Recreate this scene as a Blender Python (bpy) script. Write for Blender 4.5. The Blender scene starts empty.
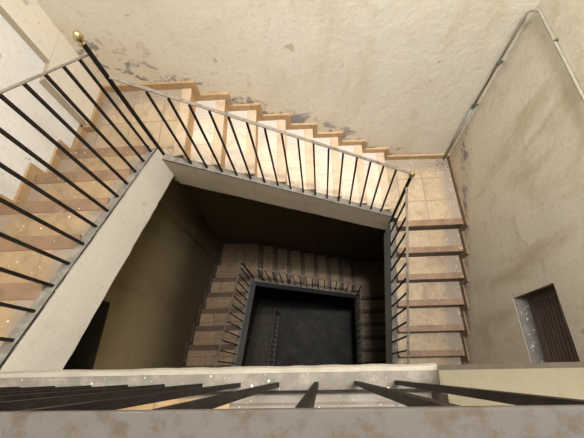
import bpy, bmesh, math, random
from mathutils import Vector, Matrix

random.seed(7)
R = 0.17            # one stair riser in metres; plan and depth numbers below are in risers
Z_G = 71.42          # depth of the bottom hall below the camera
H = 26.585          # storey height
H3 = 2 * H + 3.0
ZL, ZR, Z0 = 15.25, 23.25, 8.25
col = bpy.context.scene.collection


def W(x, y, z):
    return Vector((x * R, y * R, (Z_G - z) * R))


# ------------------------------------------------------------------ plan lines
def XI(y):      # inner edge of the left flight (well side)
    return -7.6 - 0.045 * (10 - y)


def YI(x):      # inner edge of the back flight
    return 9.75 - 0.04 * x


XRI = 5.2       # inner edge of the right flight


def XLW(y):     # left wall beside the flight
    return -12.3 - 0.09 * (12.4 - y)


def YBW(x):     # back wall
    return 14.75 - 0.035 * x


def XRW(y):     # right wall
    return 10.42 - 0.03 * y


TL, TB, TR = 1.937, 1.681, 1.637


def nL(y): return 14.25 + (y - 10.32) / TL      # nosing line depth, left flight
def nB(x): return 15.25 + (x + 6.707) / TB
def nR(y): return 23.25 + (9.162 - y) / TR


# ------------------------------------------------------------------ materials
def mat(name):
    m = bpy.data.materials.new(name)
    m.use_nodes = True
    nt = m.node_tree
    return m, nt, nt.nodes['Principled BSDF']


def N(nt, t, **k):
    n = nt.nodes.new(t)
    for a, v in k.items():
        if a in n.inputs:
            n.inputs[a].default_value = v
        else:
            setattr(n, a, v)
    return n


def L(nt, a, b):
    nt.links.new(a, b)


def math_n(nt, op, a, b=None, clamp=False):
    n = nt.nodes.new('ShaderNodeMath')
    n.operation = op
    n.use_clamp = clamp
    for i, v in enumerate((a, b)):
        if v is None:
            continue
        if isinstance(v, (int, float)):
            n.inputs[i].default_value = v
        else:
            L(nt, v, n.inputs[i])
    return n.outputs[0]


def mix(nt, fac, a, b, blend='MIX'):
    n = nt.nodes.new('ShaderNodeMix')
    n.data_type = 'RGBA'
    n.blend_type = blend
    if isinstance(fac, (int, float)):
        n.inputs[0].default_value = fac
    else:
        L(nt, fac, n.inputs[0])
    for i, v in ((6, a), (7, b)):
        if isinstance(v, tuple):
            n.inputs[i].default_value = (*v, 1)
        else:
            L(nt, v, n.inputs[i])
    return n.outputs[2]


def noise(nt, vec, scale, detail=6, rough=0.6, stretch=None, dist=0.0):
    if stretch:
        mp = nt.nodes.new('ShaderNodeMapping')
        mp.inputs['Scale'].default_value = stretch
        L(nt, vec, mp.inputs['Vector'])
        vec = mp.outputs[0]
    n = nt.nodes.new('ShaderNodeTexNoise')
    n.inputs['Scale'].default_value = scale
    n.inputs['Detail'].default_value = detail
    n.inputs['Roughness'].default_value = rough
    n.inputs['Distortion'].default_value = dist
    L(nt, vec, n.inputs['Vector'])
    return n.outputs['Fac']


def ramp(nt, fac, lo, hi):
    n = nt.nodes.new('ShaderNodeMapRange')
    n.inputs['From Min'].default_value = lo
    n.inputs['From Max'].default_value = hi
    n.interpolation_type = 'SMOOTHSTEP'
    L(nt, fac, n.inputs['Value'])
    return n.outputs[0]


def bump(nt, b, h, strength, dist=0.01):
    n = nt.nodes.new('ShaderNodeBump')
    n.inputs['Strength'].default_value = strength
    n.inputs['Distance'].default_value = dist
    L(nt, h, n.inputs['Height'])
    L(nt, n.outputs[0], b.inputs['Normal'])


def pos(nt):
    return nt.nodes.new('ShaderNodeNewGeometry').outputs['Position']


def plaster(name, base, stain, grime, stain_amt=0.6, peel=None, rough=0.85, depth_shade=None):
    """old limewashed plaster; peel = (a, b, c): height above a stair line = a*x + b*y + z + c"""
    m, nt, b = mat(name)
    p = pos(nt)
    big = noise(nt, p, 0.9, 5, 0.6)
    mid = noise(nt, p, 3.2, 8, 0.65, dist=0.4)
    strk = noise(nt, p, 2.6, 6, 0.6, stretch=(1, 1, 0.22), dist=0.5)
    fine = noise(nt, p, 26, 6, 0.7)
    c = mix(nt, ramp(nt, big, 0.35, 0.7), base, tuple(v * 0.93 for v in base))
    c = mix(nt, math_n(nt, 'MULTIPLY', ramp(nt, strk, 0.5, 0.78), stain_amt), c, stain)
    c = mix(nt, math_n(nt, 'MULTIPLY', ramp(nt, mid, 0.54, 0.72), 0.45 * stain_amt), c, stain)
    c = mix(nt, math_n(nt, 'MULTIPLY', ramp(nt, fine, 0.5, 0.75), 0.28), c, grime)
    spots = noise(nt, p, 11, 3, 0.5, dist=0.6)
    c = mix(nt, math_n(nt, 'MULTIPLY', ramp(nt, spots, 0.70, 0.74), 0.55), c, grime)
    if peel:
        sx = nt.nodes.new('ShaderNodeSeparateXYZ')
        L(nt, p, sx.inputs[0])
        h = math_n(nt, 'ADD', math_n(nt, 'ADD', math_n(nt, 'MULTIPLY', sx.outputs[0], peel[0]),
                                     math_n(nt, 'MULTIPLY', sx.outputs[1], peel[1])),
                   math_n(nt, 'ADD', sx.outputs[2], peel[2]))
        near = ramp(nt, h, peel[3], 0.0)
        above = ramp(nt, h, -0.3, -0.1)
        pn = noise(nt, p, 4.2, 8, 0.7, stretch=(1, 1, 1.3), dist=0.25)
        f = math_n(nt, 'MULTIPLY', math_n(nt, 'ADD', pn, math_n(nt, 'MULTIPLY', near, 0.2)), above)
        c = mix(nt, math_n(nt, 'MULTIPLY', near, 0.3), c, stain)
        c = mix(nt, math_n(nt, 'MULTIPLY', ramp(nt, f, 0.68, 0.74), math_n(nt, 'MULTIPLY', near, 1.1)), c, (0.27, 0.25, 0.25))
        pn2 = noise(nt, p, 8.0, 5, 0.6, dist=0.9)
        f2 = math_n(nt, 'MULTIPLY', ramp(nt, pn2, 0.60, 0.64), ramp(nt, h, peel[3] * 1.6, 0.0))
        c = mix(nt, math_n(nt, 'MULTIPLY', f2, 0.65), c, (0.46, 0.31, 0.22))
    if depth_shade:    # painted shade: colour darkens with depth down the well
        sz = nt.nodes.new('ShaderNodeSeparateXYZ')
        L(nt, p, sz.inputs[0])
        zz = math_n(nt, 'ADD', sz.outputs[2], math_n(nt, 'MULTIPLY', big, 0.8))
        c = mix(nt, ramp(nt, zz, (Z_G - 22) * R, (Z_G - 33) * R), c, depth_shade)
    L(nt, c, b.inputs['Base Color'])
    b.inputs['Roughness'].default_value = rough
    b.inputs['Specular IOR Level'].default_value = 0.15
    bump(nt, b, math_n(nt, 'ADD', mid, math_n(nt, 'MULTIPLY', fine, 0.35)), 0.5, 0.02)
    return m


def tiles(name, c1, c2, mortar, size=0.3, dirt=(0.23, 0.20, 0.17), off=(0, 0), dirt_amt=0.6, rough=0.5, axes=None, row=None, edges=()):
    m, nt, b = mat(name)
    p = pos(nt)
    mp = nt.nodes.new('ShaderNodeMapping')
    mp.inputs['Location'].default_value = (off[0], off[1], 0)
    if axes == 'xz':
        mp.inputs['Rotation'].default_value = (math.pi / 2, 0, 0)
    L(nt, p, mp.inputs['Vector'])
    br = nt.nodes.new('ShaderNodeTexBrick')
    br.offset = 0
    br.inputs['Scale'].default_value = 1
    br.inputs['Brick Width'].default_value = size
    br.inputs['Row Height'].default_value = row or size
    br.inputs['Mortar Size'].default_value = 0.0055
    br.inputs['Mortar Smooth'].default_value = 0.3
    br.inputs['Color1'].default_value = (*c1, 1)
    br.inputs['Color2'].default_value = (*c2, 1)
    br.inputs['Mortar'].default_value = (*mortar, 1)
    L(nt, mp.outputs[0], br.inputs['Vector'])
    marb = noise(nt, p, 7, 9, 0.75, dist=1.2)
    c = mix(nt, math_n(nt, 'MULTIPLY', ramp(nt, marb, 0.42, 0.66), 0.6), br.outputs['Color'], (c1[0] * 0.72, c1[1] * 0.62, c1[2] * 0.5))
    d = noise(nt, p, 4.5, 9, 0.72, dist=0.6)
    c = mix(nt, math_n(nt, 'MULTIPLY', ramp(nt, d, 0.47, 0.66), dirt_amt), c, dirt)
    for (ax, ay, ac, wd, ec, amt) in edges:
        sx = nt.nodes.new('ShaderNodeSeparateXYZ')
        L(nt, p, sx.inputs[0])
        hh = math_n(nt, 'ADD', math_n(nt, 'ADD', math_n(nt, 'MULTIPLY', sx.outputs[0], ax),
                                      math_n(nt, 'MULTIPLY', sx.outputs[1], ay)), ac)
        en = noise(nt, p, 17, 8, 0.8, dist=0.6)
        e = math_n(nt, 'ADD', ramp(nt, hh, wd, 0.0), math_n(nt, 'MULTIPLY', en, 1.5))
        c = mix(nt, math_n(nt, 'MULTIPLY', ramp(nt, e, 0.95, 1.35), amt), c, ec)
    s = noise(nt, p, 75, 4, 0.75)
    c = mix(nt, math_n(nt, 'MULTIPLY', ramp(nt, s, 0.60, 0.70), 0.5), c, (0.22, 0.18, 0.14))
    s2 = noise(nt, p, 52, 3, 0.7)
    c = mix(nt, math_n(nt, 'MULTIPLY', ramp(nt, s2, 0.66, 0.72), 0.6), c, tuple(min(1, v * 1.25) for v in c1))
    L(nt, c, b.inputs['Base Color'])
    b.inputs['Roughness'].default_value = rough
    b.inputs['Specular IOR Level'].default_value = 0.3
    bump(nt, b, d, 0.15, 0.005)
    return m


def plain(name, c, c2, scale=20, rough=0.6, metal=0.0, lo=0.4, hi=0.7, spec=0.3, bs=0.2):
    m, nt, b = mat(name)
    p = pos(nt)
    n = noise(nt, p, scale, 6, 0.65)
    L(nt, mix(nt, ramp(nt, n, lo, hi), c, c2), b.inputs['Base Color'])
    b.inputs['Roughness'].default_value = rough
    b.inputs['Metallic'].default_value = metal
    b.inputs['Specular IOR Level'].default_value = spec
    bump(nt, b, n, bs, 0.004)
    return m


k = 1 / TB
# height above the back flight's nosing line: Zline(x) - Z, in metres
peel_back = (k, 0.0, R * (ZL + 6.707 / TB - Z_G), 0.42)
kr = -1 / TR
peel_right = (0.0, kr, R * (ZR + 9.162 / TR - Z_G), 0.25)
M_BACK = plaster('cream_plaster_back', (0.77, 0.725, 0.625), (0.60, 0.48, 0.31), (0.40, 0.32, 0.23), 0.6, peel_back)
M_RIGHT = plaster('cream_plaster_right', (0.72, 0.67, 0.56), (0.42, 0.34, 0.20), (0.34, 0.28, 0.20), 0.85, peel_right)
M_LEFT = plaster('white_plaster_left', (0.75, 0.74, 0.72), (0.58, 0.54, 0.46), (0.30, 0.29, 0.29), 0.6)
M_PIER = plaster('plaster_pier', (0.74, 0.68, 0.58), (0.50, 0.42, 0.30), (0.36, 0.30, 0.24), 0.5)
M_PIERF = plaster('stained_pier_edge', (0.50, 0.43, 0.33), (0.36, 0.29, 0.20), (0.28, 0.23, 0.18), 0.7)
M_OCHRE = plaster('shaded_ochre_plaster_lower', (0.42, 0.335, 0.19), (0.24, 0.18, 0.10), (0.20, 0.15, 0.10), 0.6, depth_shade=(0.13, 0.095, 0.055))  # lower wall colour dimmed to carry the darkness of the well
M_BROWN = plaster('shaded_brown_plaster_lower', (0.17, 0.125, 0.075), (0.11, 0.08, 0.05), (0.09, 0.07, 0.05), 0.6)  # dark copy of the wall plaster, well shade mixed into its colour
M_FRONT = plaster('yellow_plaster_block', (0.76, 0.72, 0.57), (0.62, 0.57, 0.43), (0.50, 0.45, 0.36), 0.4)
M_STR = plaster('stringer_plaster_pale', (0.70, 0.655, 0.575), (0.55, 0.49, 0.40), (0.40, 0.36, 0.30), 0.4)
M_STRB = plaster('stringer_plaster_worn', (0.53, 0.455, 0.35), (0.40, 0.33, 0.23), (0.30, 0.25, 0.19), 0.8)
M_STRG = plaster('stringer_plaster_grey', (0.42, 0.42, 0.42), (0.33, 0.32, 0.31), (0.22, 0.21, 0.20), 0.5)
M_CURB = plain('dusty_grey_curb', (0.17, 0.152, 0.13), (0.27, 0.245, 0.21), 14, 0.85)
M_EDGE = plain('pale_painted_slab_edge', (0.34, 0.31, 0.26), (0.27, 0.245, 0.20), 10, 0.8)
# distances from the walls and curbs, in metres: a*x + b*y + c
D_LW = (1.0, -0.09, R * (12.3 + 0.09 * 12.4))
D_LC = (-1.0, -0.045 * -1, R * (-7.6 - 0.45 - 0.42))
D_BW = (-0.035, -1.0, R * 14.75)
D_RW = (-1.0, -0.03, R * 10.42)
GREY, PALE = (0.28, 0.235, 0.19), (0.50, 0.465, 0.425)
M_TREADL = tiles('tan_tread_tile_left', (0.40, 0.285, 0.165), (0.355, 0.245, 0.14), (0.33, 0.24, 0.15), 0.3, row=50, off=(0.12, 20.03), dirt=(0.19, 0.15, 0.115), dirt_amt=0.6,
                 edges=((*D_LW, 0.26, GREY, 0.75), (*D_LC, 0.22, GREY, 0.8)))
M_TREAD = tiles('tan_tread_tile_right', (0.43, 0.33, 0.215), (0.39, 0.295, 0.185), (0.33, 0.24, 0.15), 0.3, row=50, off=(-0.15, 20.03), dirt=(0.19, 0.15, 0.115), dirt_amt=0.6,
                edges=((*D_RW, 0.36, (0.235, 0.195, 0.155), 0.8),))
M_TREADB = tiles('lit_cream_tread_tile', (0.64, 0.565, 0.455), (0.61, 0.525, 0.41), (0.48, 0.39, 0.29), 50, row=0.3, dirt=(0.44, 0.385, 0.33), off=(20.12, 0.1), dirt_amt=0.6,
                 edges=((*D_BW, 0.42, PALE, 0.8),))  # paler copy of the tread tile, light on the back flight painted in
M_TREADD = tiles('shaded_tread_tile', (0.36, 0.25, 0.155), (0.31, 0.21, 0.125), (0.14, 0.10, 0.07), 0.3, dirt=(0.10, 0.085, 0.07), off=(0.12, 0.03))  # tread tile darkened for the dim lower storey, shade in the colour
M_TREADE = tiles('deep_shade_tread_tile', (0.12, 0.10, 0.085), (0.10, 0.085, 0.07), (0.06, 0.05, 0.04), 0.3, dirt=(0.04, 0.035, 0.03))  # darkest tread copy, painted shade for the lowest flight
M_NOSED = plain('shaded_nosing_tile', (0.13, 0.085, 0.055), (0.09, 0.06, 0.038), 7, 0.5)  # nosing darkened in colour for the shade of the lower storeys
M_LANDD = tiles('shaded_landing_tile', (0.30, 0.205, 0.125), (0.25, 0.17, 0.10), (0.14, 0.10, 0.08), 0.3, dirt=(0.10, 0.085, 0.07), off=(-0.13, -0.06))  # landing tile darkened in colour for the shade one storey down
M_LAND = tiles('tan_landing_tile', (0.47, 0.37, 0.25), (0.43, 0.33, 0.215), (0.24, 0.17, 0.11), 0.3, off=(-0.13, -0.06), dirt=(0.25, 0.205, 0.165), dirt_amt=0.6,
                edges=((*D_RW, 0.25, GREY, 0.7), (*D_BW, 0.3, GREY, 0.7), (*D_LW, 0.26, GREY, 0.6)))
M_NOSE = plain('brown_nosing_tile', (0.26, 0.165, 0.10), (0.19, 0.12, 0.075), 7, 0.5)
M_NOSEB = plain('pink_nosing_tile', (0.53, 0.41, 0.29), (0.44, 0.33, 0.225), 7, 0.5)
M_RISE = plain('orange_riser_tile', (0.50, 0.315, 0.14), (0.40, 0.23, 0.09), 7, 0.5)
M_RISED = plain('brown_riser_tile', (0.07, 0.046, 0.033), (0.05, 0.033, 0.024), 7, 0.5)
M_SKIRT = tiles('orange_skirting_tile', (0.49, 0.34, 0.19), (0.42, 0.28, 0.145), (0.28, 0.19, 0.11), 0.3, dirt=(0.30, 0.24, 0.18), dirt_amt=0.35, rough=0.5)
M_SKIRTD = plain('shaded_skirting_tile', (0.10, 0.075, 0.055), (0.07, 0.05, 0.04), 8, 0.6)  # lower-storey skirting, darkened in colour for the shade there
M_SOFF = plain('dark_soffit', (0.20, 0.165, 0.12), (0.14, 0.115, 0.085), 3, 0.9)  # dark brown sides and undersides of steps and landings
M_IRON = plain('dark_brown_iron', (0.011, 0.008, 0.007), (0.024, 0.018, 0.014), 30, 0.55, 0.0, 0.4, 0.7, 0.15)
M_RAIL = plain('dusty_iron_rail', (0.24, 0.205, 0.165), (0.13, 0.105, 0.085), 22, 0.6, 0.2)
M_RAILF = plain('mottled_iron_rail', (0.10, 0.09, 0.082), (0.078, 0.062, 0.048), 55, 0.7, 0.0, 0.45, 0.65, 0.1)
M_BRASS = plain('tarnished_brass', (0.52, 0.41, 0.20), (0.32, 0.25, 0.12), 40, 0.35, 0.85)
M_PIPE = plain('grey_pipe', (0.36, 0.35, 0.30), (0.25, 0.23, 0.20), 18, 0.6, 0.2)
M_PIPEY = plain('painted_pipe', (0.30, 0.285, 0.225), (0.24, 0.225, 0.18), 18, 0.5)
M_CLIP = plain('dark_clip', (0.10, 0.09, 0.08), (0.15, 0.13, 0.11), 20, 0.6, 0.4)
M_SHUT = plain('dark_brown_shutter', (0.17, 0.125, 0.11), (0.125, 0.09, 0.078), 12, 0.55)
M_JAMB = plain('brown_reveal', (0.14, 0.10, 0.07), (0.22, 0.17, 0.12), 9, 0.8)
M_SILL = plain('grey_sill', (0.17, 0.155, 0.14), (0.22, 0.20, 0.185), 12, 0.8)
M_BLACK = plain('dark_opening', (0.018, 0.014, 0.011), (0.03, 0.024, 0.018), 5, 0.8)
M_DARKF = plain('dark_brown_frame', (0.045, 0.036, 0.026), (0.06, 0.048, 0.035), 8, 0.8)
M_HALL = plain('dark_hall_floor', (0.055, 0.051, 0.048), (0.11, 0.10, 0.088), 2.6, 0.75, 0.0, 0.4, 0.75, 0.5)
M_FLAKE = plain('white_paint_flake', (0.82, 0.80, 0.76), (0.70, 0.66, 0.60), 40, 0.8)
M_CEIL = plain('ceiling_white', (0.75, 0.72, 0.66), (0.68, 0.64, 0.56), 2, 0.9)


# ------------------------------------------------------------------ mesh helpers
def empty(name, x, y, z, label, cat, group=None):
    o = bpy.data.objects.new(name, None)
    col.objects.link(o)
    o.location = W(x, y, z)
    o.empty_display_size = 0.1
    o['label'] = label
    o['category'] = cat
    if group:
        o['group'] = group
    return o


def link(name, bm, m, parent=None, smooth=False, bevel=0.0):
    bmesh.ops.recalc_face_normals(bm, faces=bm.faces)
    me = bpy.data.meshes.new(name)
    # origin at the bottom centre of the piece
    vs = [v.co for v in bm.verts]
    lo = Vector((min(v[i] for v in vs) for i in range(3)))
    hi = Vector((max(v[i] for v in vs) for i in range(3)))
    org = Vector(((lo.x + hi.x) / 2, (lo.y + hi.y) / 2, lo.z))
    bmesh.ops.translate(bm, verts=bm.verts, vec=-org)
    if smooth:
        for f in bm.faces:
            f.smooth = True
    bm.to_mesh(me)
    bm.free()
    for mm in (m if isinstance(m, (list, tuple)) else [m]):
        me.materials.append(mm)
    o = bpy.data.objects.new(name, me)
    col.objects.link(o)
    if parent:
        base = Vector((0, 0, 0))
        pp = parent
        while pp:
            base += pp.location
            pp = pp.parent
        o.parent = parent
        o.location = org - base
    else:
        o.location = org
    if bevel:
        md = o.modifiers.new('bevel', 'BEVEL')
        md.width = bevel
        md.segments = 2
        md.limit_method = 'ANGLE'
    return o


def hexa(bm, plan, zt, zb, mi=0):
    """plan: quad of (x, y); zt, zb: depths of the top / bottom, one number or four"""
    n = len(plan)
    zt = zt if isinstance(zt, (list, tuple)) else [zt] * n
    zb = zb if isinstance(zb, (list, tuple)) else [zb] * n
    t = [bm.verts.new(W(p[0], p[1], z)) for p, z in zip(plan, zt)]
    b = [bm.verts.new(W(p[0], p[1], z)) for p, z in zip(plan, zb)]
    fs = [bm.faces.new(t), bm.faces.new(b[::-1])]
    for i in range(n):
        j = (i + 1) % n
        fs.append(bm.faces.new((t[j], t[i], b[i], b[j])))
    for f in fs:
        f.material_index = mi
    return fs


def box(bm, x0, x1, y0, y1, z0, z1, mi=0):
    return hexa(bm, [(x0, y0), (x1, y0), (x1, y1), (x0, y1)], z0, z1, mi)


def bar(bm, a, b, w, h, up=Vector((0, 0, 1))):
    """rectangular bar between world points; w across, h along up"""
    d = (b - a).normalized()
    s = d.cross(up)
    if s.length < 1e-4:
        s = Vector((1, 0, 0))
    s.normalize()
    u = s.cross(d).normalized()
    vs = []
    for p in (a, b):
        for i, j in ((-1, -1), (1, -1), (1, 1), (-1, 1)):
            vs.append(bm.verts.new(p + s * w / 2 * i + u * h / 2 * j))
    bm.faces.new(vs[0:4][::-1])
    bm.faces.new(vs[4:8])
    for i in range(4):
        j = (i + 1) % 4
        bm.faces.new((vs[i], vs[j], vs[4 + j], vs[4 + i]))


def tube(bm, pts, rad, seg=12):
    rings = []
    for i, p in enumerate(pts):
        d = (pts[min(i + 1, len(pts) - 1)] - pts[max(i - 1, 0)]).normalized()
        a = d.orthogonal().normalized() if i == 0 else (rings[-1][1] - d * rings[-1][1].dot(d)).normalized()
        c = d.cross(a)
        r = rad[i] if isinstance(rad, (list, tuple)) else rad
        rings.append(([bm.verts.new(p + (a * math.cos(t) + c * math.sin(t)) * r)
                       for t in [2 * math.pi * q / seg for q in range(seg)]], a))
    for (r0, _), (r1, _) in zip(rings, rings[1:]):
        for i in range(seg):
            bm.faces.new((r0[i], r0[(i + 1) % seg], r1[(i + 1) % seg], r1[i]))
    bm.faces.new(rings[0][0][::-1])
    bm.faces.new(rings[-1][0])


def lathe(bm, base, prof, seg=16):
    tube(bm, [base + Vector((0, 0, z)) for _, z in prof], [max(r, 1e-4) for r, _ in prof], seg)


def structure(name, bm, m, **kw):
    o = link(name, bm, m, **kw)
    o['kind'] = 'structure'
    return o


# ------------------------------------------------------------------ flights
CW = 0.42   # curb width


def stringer(parent, pts_in, pts_out, top, bot, m, seg=26, curb_m=None):
    """a sloping beam: pts_in/out(t) plan points of the well face and of the back face"""
    bm = bmesh.new()
    rows = []
    for i in range(seg + 1):
        t = i / seg
        (xi, yi), (xo, yo) = pts_in(t), pts_out(t)
        j = random.uniform(-0.03, 0.03) if 0 < i < seg else 0
        jb = random.uniform(-0.035, 0.035) if 0 < i < seg else 0
        rows.append([bm.verts.new(W(xi, yi, top(t) + j * 0.5)), bm.verts.new(W(xo, yo, top(t) + j * 0.5)),
                     bm.verts.new(W(xo, yo, bot(t) + jb)), bm.verts.new(W(xi, yi, bot(t) + jb))])
    for a, b in zip(rows, rows[1:]):
        for q in range(4):
            f = bm.faces.new((a[q], a[(q + 1) % 4], b[(q + 1) % 4], b[q]))
            if q == 0:
                f.material_index = 1
    bm.faces.new(rows[0][::-1])
    bm.faces.new(rows[-1])
    st = link('stringer', bm, [m, curb_m or M_CURB], parent)
    bm = bmesh.new()
    (x0, y0), (x1, y1) = pts_in(0), pts_in(1)
    (u0, v0), (u1, v1) = pts_out(0), pts_out(1)
    e = 0.07
    hexa(bm, [(x0, y0), (x1, y1), (x1 + (u1 - x1) * e, y1 + (v1 - y1) * e), (x0 + (u0 - x0) * e, y0 + (v0 - y0) * e)],
         [top(0) - .03, top(1) - .03, top(1) - .03, top(0) - .03], [top(0) + .05, top(1) + .05, top(1) + .05, top(0) + .05])
    es = link('edge_strip', bm, M_BLACK, st)
    es['label'] = 'thin dark edge line along the top of the stringer'
    return st


def step_set(root, plan_top, z, plan_nose, plan_riser, zs_bot, mt, mn, mr, riser_h=1.0):
    """step body with tread tile, a nosing strip and a riser tile"""
    bm = bmesh.new()
    fs = hexa(bm, plan_top, z, zs_bot)
    for f in fs[1:]:
        f.material_index = 1
    st = link('step', bm, [mt, M_SOFF], root)
    bm = bmesh.new()
    hexa(bm, plan_nose, z - 0.03, z + 0.11)
    link('nosing', bm, mn, st, bevel=0.004)
    bm = bmesh.new()
    hexa(bm, plan_riser, z + 0.11, z + riser_h)
    link('riser', bm, mr, st)
    return st


def left_flight(dz, label, bottom_only=False):
    root = empty('stair_flight', -10, 5, ZL + dz, label, 'stairs')
    for kk in range(1, 7):
        z = ZL - kk + dz
        y0 = 10.32 - TL * (kk - 1)
        y1 = y0 - TL
        xo0, xo1 = XI(y0) - CW, XI(y1) - CW
        s0, s1 = nL(y0) + 2.3 + dz, nL(y1) + 2.3 + dz
        q = [(XLW(y0), y0), (xo0, y0), (xo1, y1), (XLW(y1), y1)]
        nd = 0.42
        nose = [(XLW(y0) + .02, y0 + 0.12), (xo0, y0 + 0.12), (XI(y0 - nd) - CW, y0 - nd), (XLW(y0 - nd) + .02, y0 - nd)]
        ris = [(XLW(y0) + .02, y0 + 0.05), (xo0, y0 + 0.05), (xo0, y0), (XLW(y0) + .02, y0)]
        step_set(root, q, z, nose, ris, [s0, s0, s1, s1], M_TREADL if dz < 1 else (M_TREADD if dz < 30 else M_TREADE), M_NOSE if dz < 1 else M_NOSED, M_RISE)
    y_end = -1.3
    stringer(root, lambda t: (XI(10.3 + (0 - 10.3) * t), 10.3 + (0 - 10.3) * t) if True else None,
             lambda t: (XI(10.3 * (1 - t)) - CW, 10.3 * (1 - t)),
             lambda t: nL(10.3 * (1 - t)) + 0.1 + dz, lambda t: nL(10.3 * (1 - t)) + 2.5 + dz,
             M_STR if dz < 1 else M_STRG)
    return root


def back_flight(dz, label):
    root = empty('stair_flight', 0, 12, ZR + dz, label, 'stairs')
    up = dz < 1
    for i in range(1, 8):
        z = ZL + i + dz
        x1 = -6.707 + TB * i
        x0 = x1 - TB
        q = [(x0, YI(x0) + CW), (x1, YI(x1) + CW), (x1, YBW(x1)), (x0, YBW(x0))]
        s0, s1 = nB(x0) + 2.3 + dz, nB(x1) + 2.3 + dz
        nd = 0.45
        nose = [(x1 - nd, YI(x1) + CW), (x1 + .1, YI(x1) + CW), (x1 + .1, YBW(x1) - .02), (x1 - nd, YBW(x1 - nd) - .02)]
        ris = [(x1, YI(x1) + CW), (x1 + .05, YI(x1) + CW), (x1 + .05, YBW(x1) - .02), (x1, YBW(x1) - .02)]
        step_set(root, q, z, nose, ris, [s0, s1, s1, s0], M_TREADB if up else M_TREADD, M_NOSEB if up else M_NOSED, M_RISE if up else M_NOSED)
    xa, xb = XI(10.05), XRI

    def X(t): return xa + (xb - xa) * t
    stringer(root, lambda t: (X(t), YI(X(t))), lambda t: (X(t), YI(X(t)) + CW),
             lambda t: nB(X(t)) + 0.28 + dz, lambda t: nB(X(t)) + 2.75 + dz, M_STRB if up else M_STRG)
    return root


def right_flight(dz, label):
    root = empty('stair_flight', 8, 0, ZR + 11 + dz, label, 'stairs')
    for j in range(1, 12):
        z = ZR + j + dz
        y0 = 9.162 - TR * (j - 1)
        y1 = y0 - TR
        q = [(XRI + CW, y0), (XRW(y0), y0), (XRW(y1), y1), (XRI + CW, y1)]
        s0, s1 = nR(y0) + 2.3 + dz, nR(y1) + 2.3 + dz
        nd = 0.36
        rh = 1.0 if j < 11 else 0.585
        nose = [(XRI + CW, y1 + nd), (XRW(y1) - .02, y1 + nd), (XRW(y1) - .02, y1 - .06), (XRI + CW, y1 - .06)]
        ris = [(XRI + CW, y1), (XRW(y1) - .02, y1), (XRW(y1) - .02, y1 - .05), (XRI + CW, y1 - .05)]
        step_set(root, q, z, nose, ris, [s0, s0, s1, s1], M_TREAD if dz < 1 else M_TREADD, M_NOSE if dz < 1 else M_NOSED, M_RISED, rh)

    def Y(t): return 9.55 + (-8.7 - 9.55) * t
    stringer(root, lambda t: (XRI, Y(t)), lambda t: (XRI + CW, Y(t)),
             lambda t: nR(Y(t)) + 0.45 + dz, lambda t: nR(Y(t)) + 3.1 + dz, M_STRG, 40)
    return root


# ------------------------------------------------------------------ landings
def left_landing(dz, label):
    root = empty('stair_landing', -9.5, 12.5, ZL + 1.6 + dz, label, 'landing')
    z = ZL + dz
    bm = bmesh.new()
    pts = [(XLW(10.32), 10.32), (XI(10.32) - CW, 10.32), (XI(10.05), YI(-7.6) + CW * 0.6), (-6.707, YI(-6.7) + CW), (-6.707, YBW(-6.7)),
           (-11.72, YBW(-11.72)), (-11.87, 12.4), (XLW(12.4), 12.4)]
    fs = hexa(bm, pts, z, z + 1.6)
    for f in fs[1:]:
        f.material_index = 1
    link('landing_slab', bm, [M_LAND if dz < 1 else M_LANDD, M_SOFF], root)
    bm = bmesh.new()
    x1 = -6.707
    hexa(bm, [(x1 - .45, YI(x1) + CW), (x1 + .1, YI(x1) + CW), (x1 + .1, YBW(x1) - .02), (x1 - .45, YBW(x1) - .02)], z - 0.03, z + .16)
    link('nosing', bm, M_NOSEB if dz < 1 else M_NOSED, root, bevel=0.004)
    bm = bmesh.new()
    hexa(bm, [(x1, YI(x1) + CW), (x1 + .05, YI(x1) + CW), (x1 + .05, YBW(x1) - .02), (x1, YBW(x1) - .02)], z + .16, z + 1)
    link('riser', bm, M_RISE if dz < 1 else M_NOSED, root)
    return root


def right_landing(dz, label):
    root = empty('stair_landing', 7.8, 12, ZR + 1.6 + dz, label, 'landing')
    z = ZR + dz
    bm = bmesh.new()
    xa = -6.707 + TB * 7
    fs = hexa(bm, [(xa, YI(5.1) + CW), (XRI + CW, 9.7), (XRI + CW, 9.162), (XRW(9.162), 9.162), (10.0, YBW(10.0)), (xa, YBW(xa))], z, z + 1.6)
    for f in fs[1:]:
        f.material_index = 1
    link('landing_slab', bm, [M_LAND if dz < 1 else M_LANDD, M_SOFF], root)
    bm = bmesh.new()
    hexa(bm, [(XRI + CW, 9.162 + .33), (XRW(9.1) - .02, 9.162 + .33), (XRW(9.1) - .02, 9.06), (XRI + CW, 9.06)], z - .03, z + .16)
    link('nosing', bm, M_NOSE if dz < 1 else M_NOSED, root, bevel=0.004)
    bm = bmesh.new()
    hexa(bm, [(XRI + CW, 9.162), (XRW(9.1) - .02, 9.162), (XRW(9.1) - .02, 9.11), (XRI + CW, 9.11)], z + .16, z + 1)
    link('riser', bm, M_RISED, root)
    return root


YF = -9.0   # front wall


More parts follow.
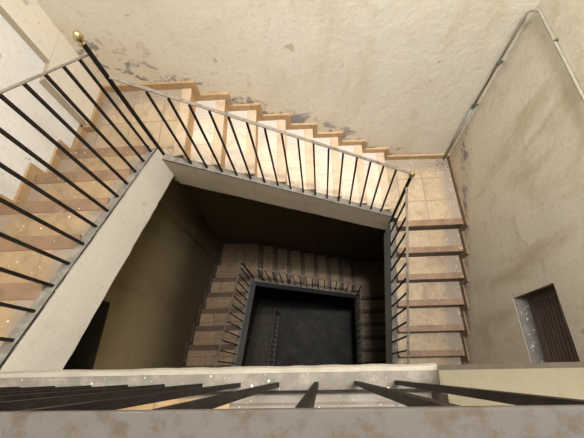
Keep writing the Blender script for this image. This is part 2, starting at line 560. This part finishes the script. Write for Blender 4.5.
def front_landing(dz, label):
    root = empty('stair_landing', -2, -4, Z0 + 1.6 + dz, label, 'landing')
    z = Z0 + dz
    bm = bmesh.new()
    if dz < 1:
        pts = [(XLW(-1.3), -1.3), (-8.05, -1.3), (-8.05, -0.4), (2.36, -0.4), (2.36, YF), (XLW(YF), YF)]
    else:
        pts = [(XLW(-1.3), -1.3), (-8.05, -1.3), (-8.05, -0.4), (XRI, -0.4), (XRI, YF), (XLW(YF), YF)]
    fs = hexa(bm, pts, z, z + 1.6)
    for f in fs[1:]:
        f.material_index = 1
    link('landing_slab', bm, [M_FLOORF if dz < 1 else M_LAND, M_SOFF], root)
    x1 = 2.36 if dz < 1 else XRI
    bm = bmesh.new()
    box(bm, -8.47, x1, -0.4, 0.0, z - 0.15, z + 1.6)
    link('curb', bm, M_CURB, root, bevel=0.003)
    bm = bmesh.new()
    # rounded pale lip along the slab edge
    seg = 40
    rows = []
    for i in range(seg + 1):
        x = -8.0 + (x1 + 8.0) * i / seg
        j = random.uniform(-0.012, 0.012)
        rows.append([bm.verts.new(W(x, y, zz)) for y, zz in
                     ((0.0, z - 0.15), (0.09 + j, z - 0.13), (0.135 + j, z - 0.02), (0.13 + j, z + 1.6), (0.0, z + 1.6))])
    for a, b in zip(rows, rows[1:]):
        for q in range(5):
            bm.faces.new((a[q], a[(q + 1) % 5], b[(q + 1) % 5], b[q]))
    bm.faces.new(rows[0][::-1])
    bm.faces.new(rows[-1])
    link('slab_edge', bm, M_EDGE, root, smooth=False)
    if dz < 1:
        bm = bmesh.new()
        box(bm, -8.0, -1.93, -4.0, -0.46, z - 0.06, z)
        link('border_tile', bm, M_SKIRT, root)
    return root


M_FLOORF = tiles('grey_front_floor_tile', (0.31, 0.28, 0.24), (0.28, 0.25, 0.21), (0.18, 0.16, 0.135), 0.3, dirt=(0.33, 0.30, 0.28), off=(0.05, 0.1), dirt_amt=0.5)


# ------------------------------------------------------------------ railings
def newel(root, x, y, zb, zt):
    bm = bmesh.new()
    b = W(x, y, zb)
    h = (zb - zt) * R
    tube(bm, [b + Vector((0, 0, -0.02)), b + Vector((0, 0, h * .5)), b + Vector((0, 0, h))], 0.0155, 14)
    nw = link('newel_post', bm, M_IRON, root, smooth=False)
    bm = bmesh.new()
    t = b + Vector((0, 0, h))
    lathe(bm, t, [(0.011, 0), (0.019, .004), (0.019, .010), (0.011, .014), (0.012, .020), (0.024, .030), (0.0285, .042), (0.029, .052),
                  (0.025, .066), (0.016, .078), (0.006, .084), (0.0, .085)], 20)
    f = link('finial', bm, M_BRASS, nw, smooth=True)
    f['label'] = 'tarnished brass ball finial'


def rail_bar(root, a, b, m, w=0.026, h=0.009):
    bm = bmesh.new()
    bar(bm, a, b, w, h)
    return link('handrail', bm, m, root, bevel=0.002)


def balusters(root, plan, zb, zt, w=0.0148, m=None):
    for (x, y), b, t in zip(plan, zb, zt):
        bm = bmesh.new()
        a, c = W(x, y, b + 0.12), W(x, y, t)
        bar(bm, a, c, w, w, up=Vector((0, 1, 0)))
        link('baluster', bm, m or M_IRON, root)


def left_rail(dz, label):
    root = empty('stair_railing', -8, 5, ZL + dz, label, 'railing')
    xo = -0.2
    ys = [10.0 - 0.825 * i for i in range(12)]
    balusters(root, [(XI(y) + xo, y) for y in ys], [nL(y) + 0.1 + dz for y in ys], [8.8 - .595 * (10.4 - y) + dz for y in ys])
    rail_bar(root, W(XI(10.4) + xo, 10.45, 8.8 + dz), W(XI(0) + xo, 0.0, 8.8 - .595 * 10.4 + dz), M_RAIL)
    newel(root, XI(10.4) - 0.0, 10.4, ZL - .35 + dz, 8.3 + dz)
    return root


def back_rail(dz, label):
    root = empty('stair_railing', 0, 10, ZR + dz, label, 'railing')
    xs = [-6.35 + 0.717 * i for i in range(16)]
    yo = 0.2
    balusters(root, [(x, YI(x) + yo) for x in xs], [nB(x) + 0.28 + dz for x in xs], [nB(x) - 4.95 - .4 * (x + 7.5) / 12.7 + dz for x in xs])
    rail_bar(root, W(-7.5, 10.38, nB(-7.5) - 5.0 + dz), W(XRI + .03, 9.6, nB(XRI) - 5.4 + dz), M_RAIL)
    return root


def right_rail(dz, label):
    root = empty('stair_railing', 5.3, 3, ZR + 5 + dz, label, 'railing')
    ys = [8.9 - 0.775 * i for i in range(16)]
    xo = 0.04
    balusters(root, [(XRI + xo, y) for y in ys], [nR(y) + 0.45 + dz for y in ys], [nR(y) - 4.75 + dz for y in ys])
    rail_bar(root, W(XRI + xo, 9.5, nR(9.5) - 4.75 + dz), W(XRI + xo, -3.2, nR(-3.2) - 4.75 + dz), M_RAIL)
    newel(root, XRI + .05, 9.58, ZR + .5 + dz, 17.3 + dz)
    return root


def front_rail(dz, label, n=12, y=-0.215, x1=2.36, zr=1.65):
    root = empty('stair_railing', -2, y, Z0 + dz, label, 'railing')
    xs = [1.5 - 0.808 * i for i in range(n)]
    balusters(root, [(x, y) for x in xs], [Z0 - .15 + dz] * n, [zr + dz] * n, 0.0135)
    rail_bar(root, W(x1, y, zr - .03 + dz), W(-8.3, y, zr - .03 + dz), M_RAILF, 0.0285, 0.009)
    bm = bmesh.new()
    bar(bm, W(x1, y - .14, Z0 - .19 + dz), W(-8.3, y - .14, Z0 - .19 + dz), 0.009, 0.012)
    link('bottom_bar', bm, M_IRON, root)
    return root


# ------------------------------------------------------------------ skirtings
def skirt(name, wall, axis, segs, m, th=0.14):
    """segs: (s0, s1, ztop, zbot) along a wall; wall(s)->other coordinate; axis 'x' runs along x (wall on +y side), 'yl' left wall, 'yr' right wall"""
    bm = bmesh.new()
    for s0, s1, zt, zb in segs:
        a, b = wall(s0), wall(s1)
        if axis == 'x':
            q = [(s0, a - th), (s1, b - th), (s1, b), (s0, a)]
        elif axis == 'yl':
            q = [(a, s0), (a + th, s0), (b + th, s1), (b, s1)]
        else:
            q = [(a - th, s0), (a, s0), (b, s1), (b - th, s1)]
        hexa(bm, q, zt, zb)
    return structure(name, bm, m)


def skirtings(dz, first):
    hh, ww = 0.46, 0.42
    m = M_SKIRT if first else M_SKIRTD
    # back wall, stepping down with the back flight
    segs = [(-11.72, -6.707 + ww, ZL - hh + dz, ZL + dz)]
    for i in range(0, 8):
        xn = -6.707 + TB * i
        segs.append((xn, xn + ww, ZL + i + dz, ZL + i + 1 + dz))
        if i < 7:
            segs.append((xn + ww, xn + TB + ww, ZL + i + 1 - hh + dz, ZL + i + 1 + dz))
    segs.append((-6.707 + TB * 7 + ww, 9.95, ZR - hh + dz, ZR + dz))
    skirt('baseboard_back', YBW, 'x', segs, m)
    # left wall
    segs = []
    for kk in range(1, 7):
        y0 = 10.32 - TL * (kk - 1)
        z = ZL - kk + dz
        segs.append((y0, y0 + ww, z, z + 1))
        segs.append((y0 - TL + ww, y0 + ww, z - hh, z))
    segs.append((10.32 + ww, 12.4, ZL - hh + dz, ZL + dz))
    skirt('baseboard_left', XLW, 'yl', segs, m)
    bm = bmesh.new()
    hexa(bm, [(XLW(12.4), 12.26), (-11.74, 12.26), (-11.74, 12.4), (XLW(12.4), 12.4)], ZL - hh + dz, ZL + dz)
    hexa(bm, [(-11.87, 12.4), (-11.74, 12.4), (-11.58, YBW(-11.6) - .14), (-11.72, YBW(-11.7) - .14)], ZL - hh + dz, ZL + dz)
    structure('baseboard_pier', bm, m)
    # right wall
    segs = [(9.162 - ww, 14.25, ZR - hh + dz, ZR + dz)]
    for j in range(0, 11):
        yn = 9.162 - TR * j
        segs.append((yn - ww, yn, ZR + j + dz, ZR + j + 1 + dz))
        segs.append((yn - TR - ww, yn - ww, ZR + j + 1 - hh + dz, ZR + j + 1 + dz))
    skirt('baseboard_right', XRW, 'yr', segs, M_SKIRTD if not first else M_SKR)


M_SKR = tiles('brown_skirting_right', (0.22, 0.15, 0.095), (0.18, 0.12, 0.075), (0.12, 0.085, 0.055), 0.3, dirt=(0.24, 0.20, 0.16), dirt_amt=0.5, rough=0.6)


# ------------------------------------------------------------------ walls
ZT = -30.0      # top of the stairwell above the camera
ZB = Z_G


def wall(name, a, b, out, mats_z, holes=(), th=1.6):
    """wall between plan points a and b (inner face), thickened by th along out;
    mats_z: [(ztop, zbot, material)], holes: (s0, s1, ztop, zbot) in metres-of-riser from a"""
    d = Vector((b[0] - a[0], b[1] - a[1]))
    Ln = d.length
    d.normalize()
    ss = sorted({0, Ln, *[h[0] for h in holes], *[h[1] for h in holes]})
    zs = sorted({*[m[0] for m in mats_z], *[m[1] for m in mats_z], *[h[2] for h in holes], *[h[3] for h in holes]})
    bm = bmesh.new()
    cache = {}

    def V(s, z, o):
        key = (round(s, 4), round(z, 4), o)
        if key not in cache:
            p = (a[0] + d.x * s + out[0] * th * o, a[1] + d.y * s + out[1] * th * o)
            cache[key] = bm.verts.new(W(p[0], p[1], z))
        return cache[key]

    def solid(i, j):
        if i < 0 or j < 0 or i >= len(ss) - 1 or j >= len(zs) - 1:
            return False
        sm, zm = (ss[i] + ss[i + 1]) / 2, (zs[j] + zs[j + 1]) / 2
        return not any(h[0] < sm < h[1] and h[2] < zm < h[3] for h in holes)
    for i in range(len(ss) - 1):
        for j in range(len(zs) - 1):
            if not solid(i, j):
                continue
            zm = (zs[j] + zs[j + 1]) / 2
            mi = next((q for q, m in enumerate(mats_z) if m[0] < zm < m[1]), 0)
            s0, s1, z0, z1 = ss[i], ss[i + 1], zs[j], zs[j + 1]
            fl = [bm.faces.new((V(s0, z0, 0), V(s1, z0, 0), V(s1, z1, 0), V(s0, z1, 0))),
                  bm.faces.new((V(s0, z0, 1), V(s0, z1, 1), V(s1, z1, 1), V(s1, z0, 1)))]
            for (ok, p, q) in ((solid(i - 1, j), (s0, z0), (s0, z1)), (solid(i + 1, j), (s1, z0), (s1, z1)),
                               (solid(i, j - 1), (s0, z0), (s1, z0)), (solid(i, j + 1), (s0, z1), (s1, z1))):
                if not ok:
                    fl.append(bm.faces.new((V(*p, 0), V(*q, 0), V(*q, 1), V(*p, 1))))
            for f in fl:
                f.material_index = mi
    return structure(name, bm, [m[2] for m in mats_z])


ZSPLIT = 17.5
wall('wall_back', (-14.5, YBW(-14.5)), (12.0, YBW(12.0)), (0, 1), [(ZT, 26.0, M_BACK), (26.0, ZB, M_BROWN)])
# right wall with the shuttered window; s measured from the back corner towards the front
yb = 14.41
wr_a, wr_b = (XRW(yb), yb), (XRW(YF), YF)
WY0, WY1, WZ0, WZ1 = 3.45, -2.6, 16.4, 20.0
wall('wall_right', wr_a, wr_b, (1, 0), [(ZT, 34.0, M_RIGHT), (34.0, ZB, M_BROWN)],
     holes=[(yb - WY0, yb - WY1, WZ0, WZ1)])
# left wall beside the flights with an opening one storey down
wl_a, wl_b = (XLW(13.6), 13.6), (XLW(YF), YF)
LY0, LY1, LZ0, LZ1 = 4.2, -2.0, 15.8, 21.75
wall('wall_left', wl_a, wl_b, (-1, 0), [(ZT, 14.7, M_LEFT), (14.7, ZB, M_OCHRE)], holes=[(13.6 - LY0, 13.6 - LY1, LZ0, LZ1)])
bm = bmesh.new()
pp = [(-11.87, 12.4), (-11.72, YBW(-11.72)), (-14.2, YBW(-14.2)), (-14.2, 12.4)]
pf = hexa(bm, pp, [11.5, 11.3, 12.4, 12.4], ZL + 1.6, 0)
pf[2 + 3].material_index = 2
pf[0].material_index = 2
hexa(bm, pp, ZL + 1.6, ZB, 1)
pu = [(-11.89, 13.42), (-11.74, YBW(-11.72)), (-14.2, YBW(-14.2)), (-14.2, 13.42)]
pf = hexa(bm, pu, ZT, [12.8, 12.8, 13.2, 13.2], 0)
pf[2 + 3].material_index = 2
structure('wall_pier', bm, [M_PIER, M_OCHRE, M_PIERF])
bm = bmesh.new()
box(bm, -15.5, 12.0, YF - 1.6, YF, ZT, ZB)
structure('wall_front', bm, M_PIER)
# plastered block closing the front landing on the right
bm = bmesh.new()
hexa(bm, [(2.36, YF), (10.5, YF), (10.5, 0.0), (2.36, 0.0)], ZT, Z0 + 1.6, 0)
structure('wall_block', bm, M_FRONT)
bm = bmesh.new()
hexa(bm, [(2.36, 0.0), (10.42, 0.0), (10.42, 0.015), (2.36, 0.015)], ZT, 0, 0)
v = hexa(bm, [(2.36, 0.0), (10.42, 0.0), (10.42, 0.015), (2.36, 0.015)], 0, Z0 + 1.6, 0)
for vv in {q for f in v for q in f.verts}:
    if vv.co.y > 0.01 * R and vv.co.z < (Z_G - 5) * R:
        vv.co.y = 0.11 * R
structure('trim_1', bm, M_EDGE)
bm = bmesh.new()
box(bm, 2.2, 2.36, YF, -0.42, Z0 - 0.5, Z0)
structure('baseboard_front', bm, M_RISED)

# bottom hall floor
bm = bmesh.new()
box(bm, -15.5, 12, YF - 1.6, 17, ZL + H3, ZL + H3 + 1.6)
structure('floor', bm, M_HALL)

# ------------------------------------------------------------------ the stair, storey by storey
left_flight(0, 'upper left stair flight of tan tiled steps with a pale stringer, nearest the camera')
back_flight(0, 'upper back stair flight of bright cream tiled steps along the back wall')
right_flight(0, 'upper right stair flight of tan steps with dark nosings beside the shuttered window wall')
left_landing(0, 'upper left corner landing of tan tiles beside the plaster pier')
right_landing(0, 'upper right corner landing of tan tiles at the foot of the grey pipe')
front_landing(0, 'front landing directly below the camera with grey curb and pale edge')
left_rail(0, 'large iron railing of the upper left flight with brass ball newel')
back_rail(0, 'iron railing sloping along the upper back flight between the two brass balls')
right_rail(0, 'iron railing of the upper right flight starting at a brass ball newel')
front_rail(0, 'nearest iron railing with blurred wide rail along the bottom of the view')
left_flight(H, 'lower left stair flight of shadowed steps seen down the well')
back_flight(H, 'lower back stair flight of shadowed steps seen down the well')
right_flight(H, 'lower right stair flight of narrow dark steps seen down the well')
left_landing(H, 'lower left corner landing in shadow above the small brass ball')
right_landing(H, 'lower right corner landing in shadow at the end of the lower back flight')
front_landing(H, 'lower front landing one storey beneath the nearest railing')
left_rail(H, 'small iron railing of the lower left flight seen down the well')
back_rail(H, 'small iron railing of the lower back flight seen down the well')
right_rail(H, 'small iron railing of the lower right flight seen down the well')
front_rail(H, 'iron railing of the lower front landing one storey beneath the nearest railing', 15, -0.215, 5.2)
left_flight(H3, 'lowest left stair flight of nearly black steps beside the dark hall floor')
front_landing(H3, 'lowest front landing at the near edge of the dark hall floor')
left_rail(H3, 'tiny iron railing of the lowest left flight beside the dark hall floor')
front_rail(H3, 'tiny iron railing along the near edge of the dark hall floor', 15, 0.9, 4.6, 3.2)
skirtings(0, True)
skirtings(H, False)

# ------------------------------------------------------------------ pipe in the back right corner
def P2(x, y, z): return W(x, y, z)


root = empty('wall_pipe', 9.65, 14.2, ZR, 'grey conduit pipe rising in the back right corner and turning along the right wall', 'pipe')
bm = bmesh.new()
px, py = 9.63, 14.25
tube(bm, [P2(px, py, ZR), P2(px, py, 17.6)], 0.017, 14)
lp = link('lower_pipe', bm, M_PIPE, root, smooth=True)
lp['label'] = 'thicker grimy grey lower length of pipe'
bm = bmesh.new()
pts = [P2(px, py, 17.6), P2(px, py, 11.6)]
for a in range(1, 7):
    t = a / 6 * math.pi / 2
    pts.append(P2(px + .28 * a / 6, py - 0.3 * (1 - math.cos(t)), 11.6 - 0.3 * math.sin(t)))
pts += [P2(XRW(9) - .1, 9, 11.15), P2(XRW(2) - .1, 1.5, 11.0)]
tube(bm, pts, 0.010, 12)
up = link('upper_pipe', bm, M_PIPEY, root, smooth=True)
up['label'] = 'thin cream painted upper length of pipe'
for (x, y, z, ax) in ((px, py, 17.6, 'z'), (px, py, 14.4, 'z'), (10.0, 12.1, 11.23, 'y'), (10.06, 8.4, 11.14, 'y')):
    bm = bmesh.new()
    c = P2(x, y, z)
    d = Vector((0, 0, 1)) if ax == 'z' else Vector((0, 1, 0))
    tube(bm, [c - d * 0.007, c + d * 0.007], 0.016 if z < 17 else 0.021, 12)
    bar(bm, c, c + Vector((0.05, 0.03 if ax == 'z' else 0, 0)), 0.012, 0.02)
    link('pipe_clip', bm, M_CLIP, root)

# ------------------------------------------------------------------ shuttered window in the right wall
root = empty('window_1', 11, 1, WZ1, 'x', 'x')
for kx in ('label', 'category'):
    del root[kx]
root['kind'] = 'structure'
bm = bmesh.new()
hexa(bm, [(XRW(WY0) + .02, WY0), (XRW(WY1) + .02, WY1), (XRW(WY1) + 1.0, WY1), (XRW(WY0) + 1.0, WY0)][::-1], WZ1 - .1, WZ1 + .0)
link('window_sill', bm, M_SILL, root)
bm = bmesh.new()
hexa(bm, [(XRW(WY0) + .02, WY0), (XRW(WY0) + .02, WY0 - .05), (XRW(WY0) + 1.55, WY0 - .05), (XRW(WY0) + 1.55, WY0)], WZ0, WZ1 - .1)
link('window_reveal', bm, M_JAMB, root)
bm = bmesh.new()
xs = 0.62
fw = .28
xa = XRW(1) + xs
box(bm, xa, xa + .3, WY0 - .05 - fw, WY0 - .05, WZ0, WZ1 - .1)
box(bm, xa, xa + .3, WY1, WY1 + fw, WZ0, WZ1 - .1)
box(bm, xa, xa + .3, WY1 + fw, WY0 - .05 - fw, WZ0, WZ0 + fw)
box(bm, xa, xa + .3, WY1 + fw, WY0 - .05 - fw, WZ1 - .1 - fw, WZ1 - .1)
link('window_frame', bm, M_SHUT, root, bevel=0.004)
bm = bmesh.new()
nsl = 11
for i in range(nsl):
    z = WZ0 + fw + .1 + i * (WZ1 - WZ0 - 2 * fw - .1) / nsl
    ya, yb2 = WY1 + fw, WY0 - .05 - fw
    bar(bm, W(xa + .12, ya, z + .12), W(xa + .12, yb2, z + .12), 0.020, 0.008, up=Vector((-1, 0, 0.6)))
sh = link('shutter', bm, M_SHUT, root)
bm = bmesh.new()
box(bm, xa + .32, xa + .36, WY1, WY0 - .05, WZ0, WZ1 - .1)
link('dark_backing', bm, M_BLACK, root)

# dark opening in the left wall
root = empty('window_2', -13, 1, LZ1, 'x', 'x')
for kx in ('label', 'category'):
    del root[kx]
root['kind'] = 'structure'
bm = bmesh.new()
xl = XLW(1)
box(bm, xl - 1.5, xl - 1.4, LY1, LY0, LZ0, LZ1)
link('dark_pane', bm, M_BLACK, root)
bm = bmesh.new()
hexa(bm, [(xl - 1.38, LY1), (XLW(LY1) + .02, LY1), (XLW(LY0) + .02, LY0), (xl - 1.38, LY0)], LZ1 - .06, LZ1 + .06)
hexa(bm, [(xl - 1.38, LY0 - .06), (XLW(LY0) + .02, LY0 - .06), (XLW(LY0) + .02, LY0 + .03), (xl - 1.38, LY0 + .03)], LZ0, LZ1 - .06)
link('window_frame', bm, M_DARKF, root)


# ------------------------------------------------------------------ fallen paint flakes
def flakes(name, label, spots, m=None):
    bm = bmesh.new()
    for (x, y, z, s) in spots:
        c = W(x, y, z) + Vector((0, 0, 0.002))
        a0 = random.uniform(0, 6.28)
        nn = random.randint(4, 6)
        top = [bm.verts.new(c + Vector((math.cos(a0 + 6.283 * i / nn) * s * random.uniform(.5, 1), math.sin(a0 + 6.283 * i / nn) * s * random.uniform(.5, 1),
                                        random.uniform(0, .004)))) for i in range(nn)]
        bm.faces.new(top)
    o = link(name, bm, m or M_FLAKE)
    o['label'] = label
    o['category'] = 'debris'
    o['kind'] = 'stuff'


def rs():
    return 0.0028 + 0.0065 * random.random() ** 3


sp = []
for _ in range(150):
    i = random.randint(1, 7)
    x = -6.707 + TB * (i - random.uniform(.02, .98))
    t = random.random() ** 1.8
    sp.append((x, YBW(x) - .2 - t * 4.2, ZL + i - .02 - (0.03 if True else 0), rs()))
flakes('paint_flakes', 'white flakes of fallen paint scattered on the upper back flight', sp)
sp = []
for _ in range(90):
    t = random.random()
    sp.append((10.0 - random.random() ** 1.6 * 4.3, 14.2 - random.random() ** 1.5 * 4.6, ZR - .01, rs()))
for _ in range(130):
    j = random.randint(1, 6)
    y = 9.162 - TR * (j - random.uniform(.02, .98))
    sp.append((XRW(y) - .2 - random.random() ** 2.4 * 4.3, y, ZR + j - .04, rs()))
flakes('paint_flakes', 'white flakes of fallen paint on the upper right landing and flight', sp)
sp = []
for _ in range(60):
    sp.append((-11.5 + random.random() * 4.4, 10.6 + random.random() * 4.2, ZL - .01, rs()))
for _ in range(130):
    kk = random.randint(1, 5)
    y = 10.32 - TL * (kk - random.uniform(.02, .98))
    sp.append((XLW(y) + .2 + random.random() ** 1.6 * 4, y, ZL - kk - .04, rs()))
flakes('paint_flakes', 'white flakes of fallen paint on the upper left landing and flight', sp)
sp = [(random.uniform(-7, 2.2), random.uniform(-.38, -.02), Z0 - .16, rs() * .7) for _ in range(36)] + \
     [(random.uniform(-3, 2.2), random.uniform(-.9, -.45), Z0 - .01, rs() * .7) for _ in range(26)]
flakes('paint_flakes', 'white flakes of fallen paint on the curb below the nearest railing', sp)
sp = [(9.9 - abs(random.gauss(0, .8)), YBW(9.5) - .25 - abs(random.gauss(0, .6)), ZR - .01, rs() * 1.1) for _ in range(150)]
flakes('dark_grit', 'dark grit gathered at the foot of the corner pipe', sp, M_CLIP)
sp = []
for _ in range(46):
    y = random.uniform(-1.5, 3.3)
    sp.append((XRW(y) + random.uniform(.08, .56), y, WZ1 - .11, rs() * 1.3))
flakes('paint_flakes', 'white flakes of fallen paint on the grey sill of the shuttered window', sp)

# ------------------------------------------------------------------ camera
Xc = (0.99696129, -0.04514312, -0.0634845)
Yc = (-0.01649192, -0.91880643, 0.39436374)
Nc = (0.07613277, 0.3921184, 0.91675894)
right = Vector((Xc[0], Yc[0], -Nc[0]))
down = Vector((Xc[1], Yc[1], -Nc[1]))
fwd = Vector((Xc[2], Yc[2], -Nc[2]))
fwd.normalize()
right = (right - fwd * right.dot(fwd)).normalized()
upv = right.cross(fwd).normalized()
cam = bpy.data.cameras.new('camera')
cam.sensor_width = 36
cam.lens = 358.31 / 584 * 36
cam.clip_start = 0.02
co = bpy.data.objects.new('camera', cam)
col.objects.link(co)
mw = Matrix((right, upv, -fwd)).transposed().to_4x4()
mw.translation = W(0, 0, 0)
co.matrix_world = mw
bpy.context.scene.camera = co

# ------------------------------------------------------------------ light
def area(name, loc, target, size, power, color):
    l = bpy.data.lights.new(name, 'AREA')
    l.shape = 'RECTANGLE'
    l.size, l.size_y = size
    l.energy = power
    l.color = color
    o = bpy.data.objects.new(name, l)
    col.objects.link(o)
    o.location = loc
    o.rotation_euler = (target - loc).to_track_quat('-Z', 'Y').to_euler()
    return o


sk = area('skylight', W(2.2, 5.0, -29), W(3.0, 11.0, 20), (0.7, 0.4), 24, (1.0, 0.975, 0.93))
sk.data.spread = math.radians(36)
area('high_window_light', W(7.6, 4.8, -18), W(-4, 12.0, 16), (1.5, 1.3), 345, (1.0, 0.985, 0.96))

w = bpy.data.worlds.new('world')
bpy.context.scene.world = w
w.use_nodes = True
bg = w.node_tree.nodes['Background']
bg.inputs[0].default_value = (1.0, 0.97, 0.92, 1)
bg.inputs[1].default_value = 0.7

sc = bpy.context.scene
sc.view_settings.view_transform = 'Standard'
sc.view_settings.exposure = 0.08
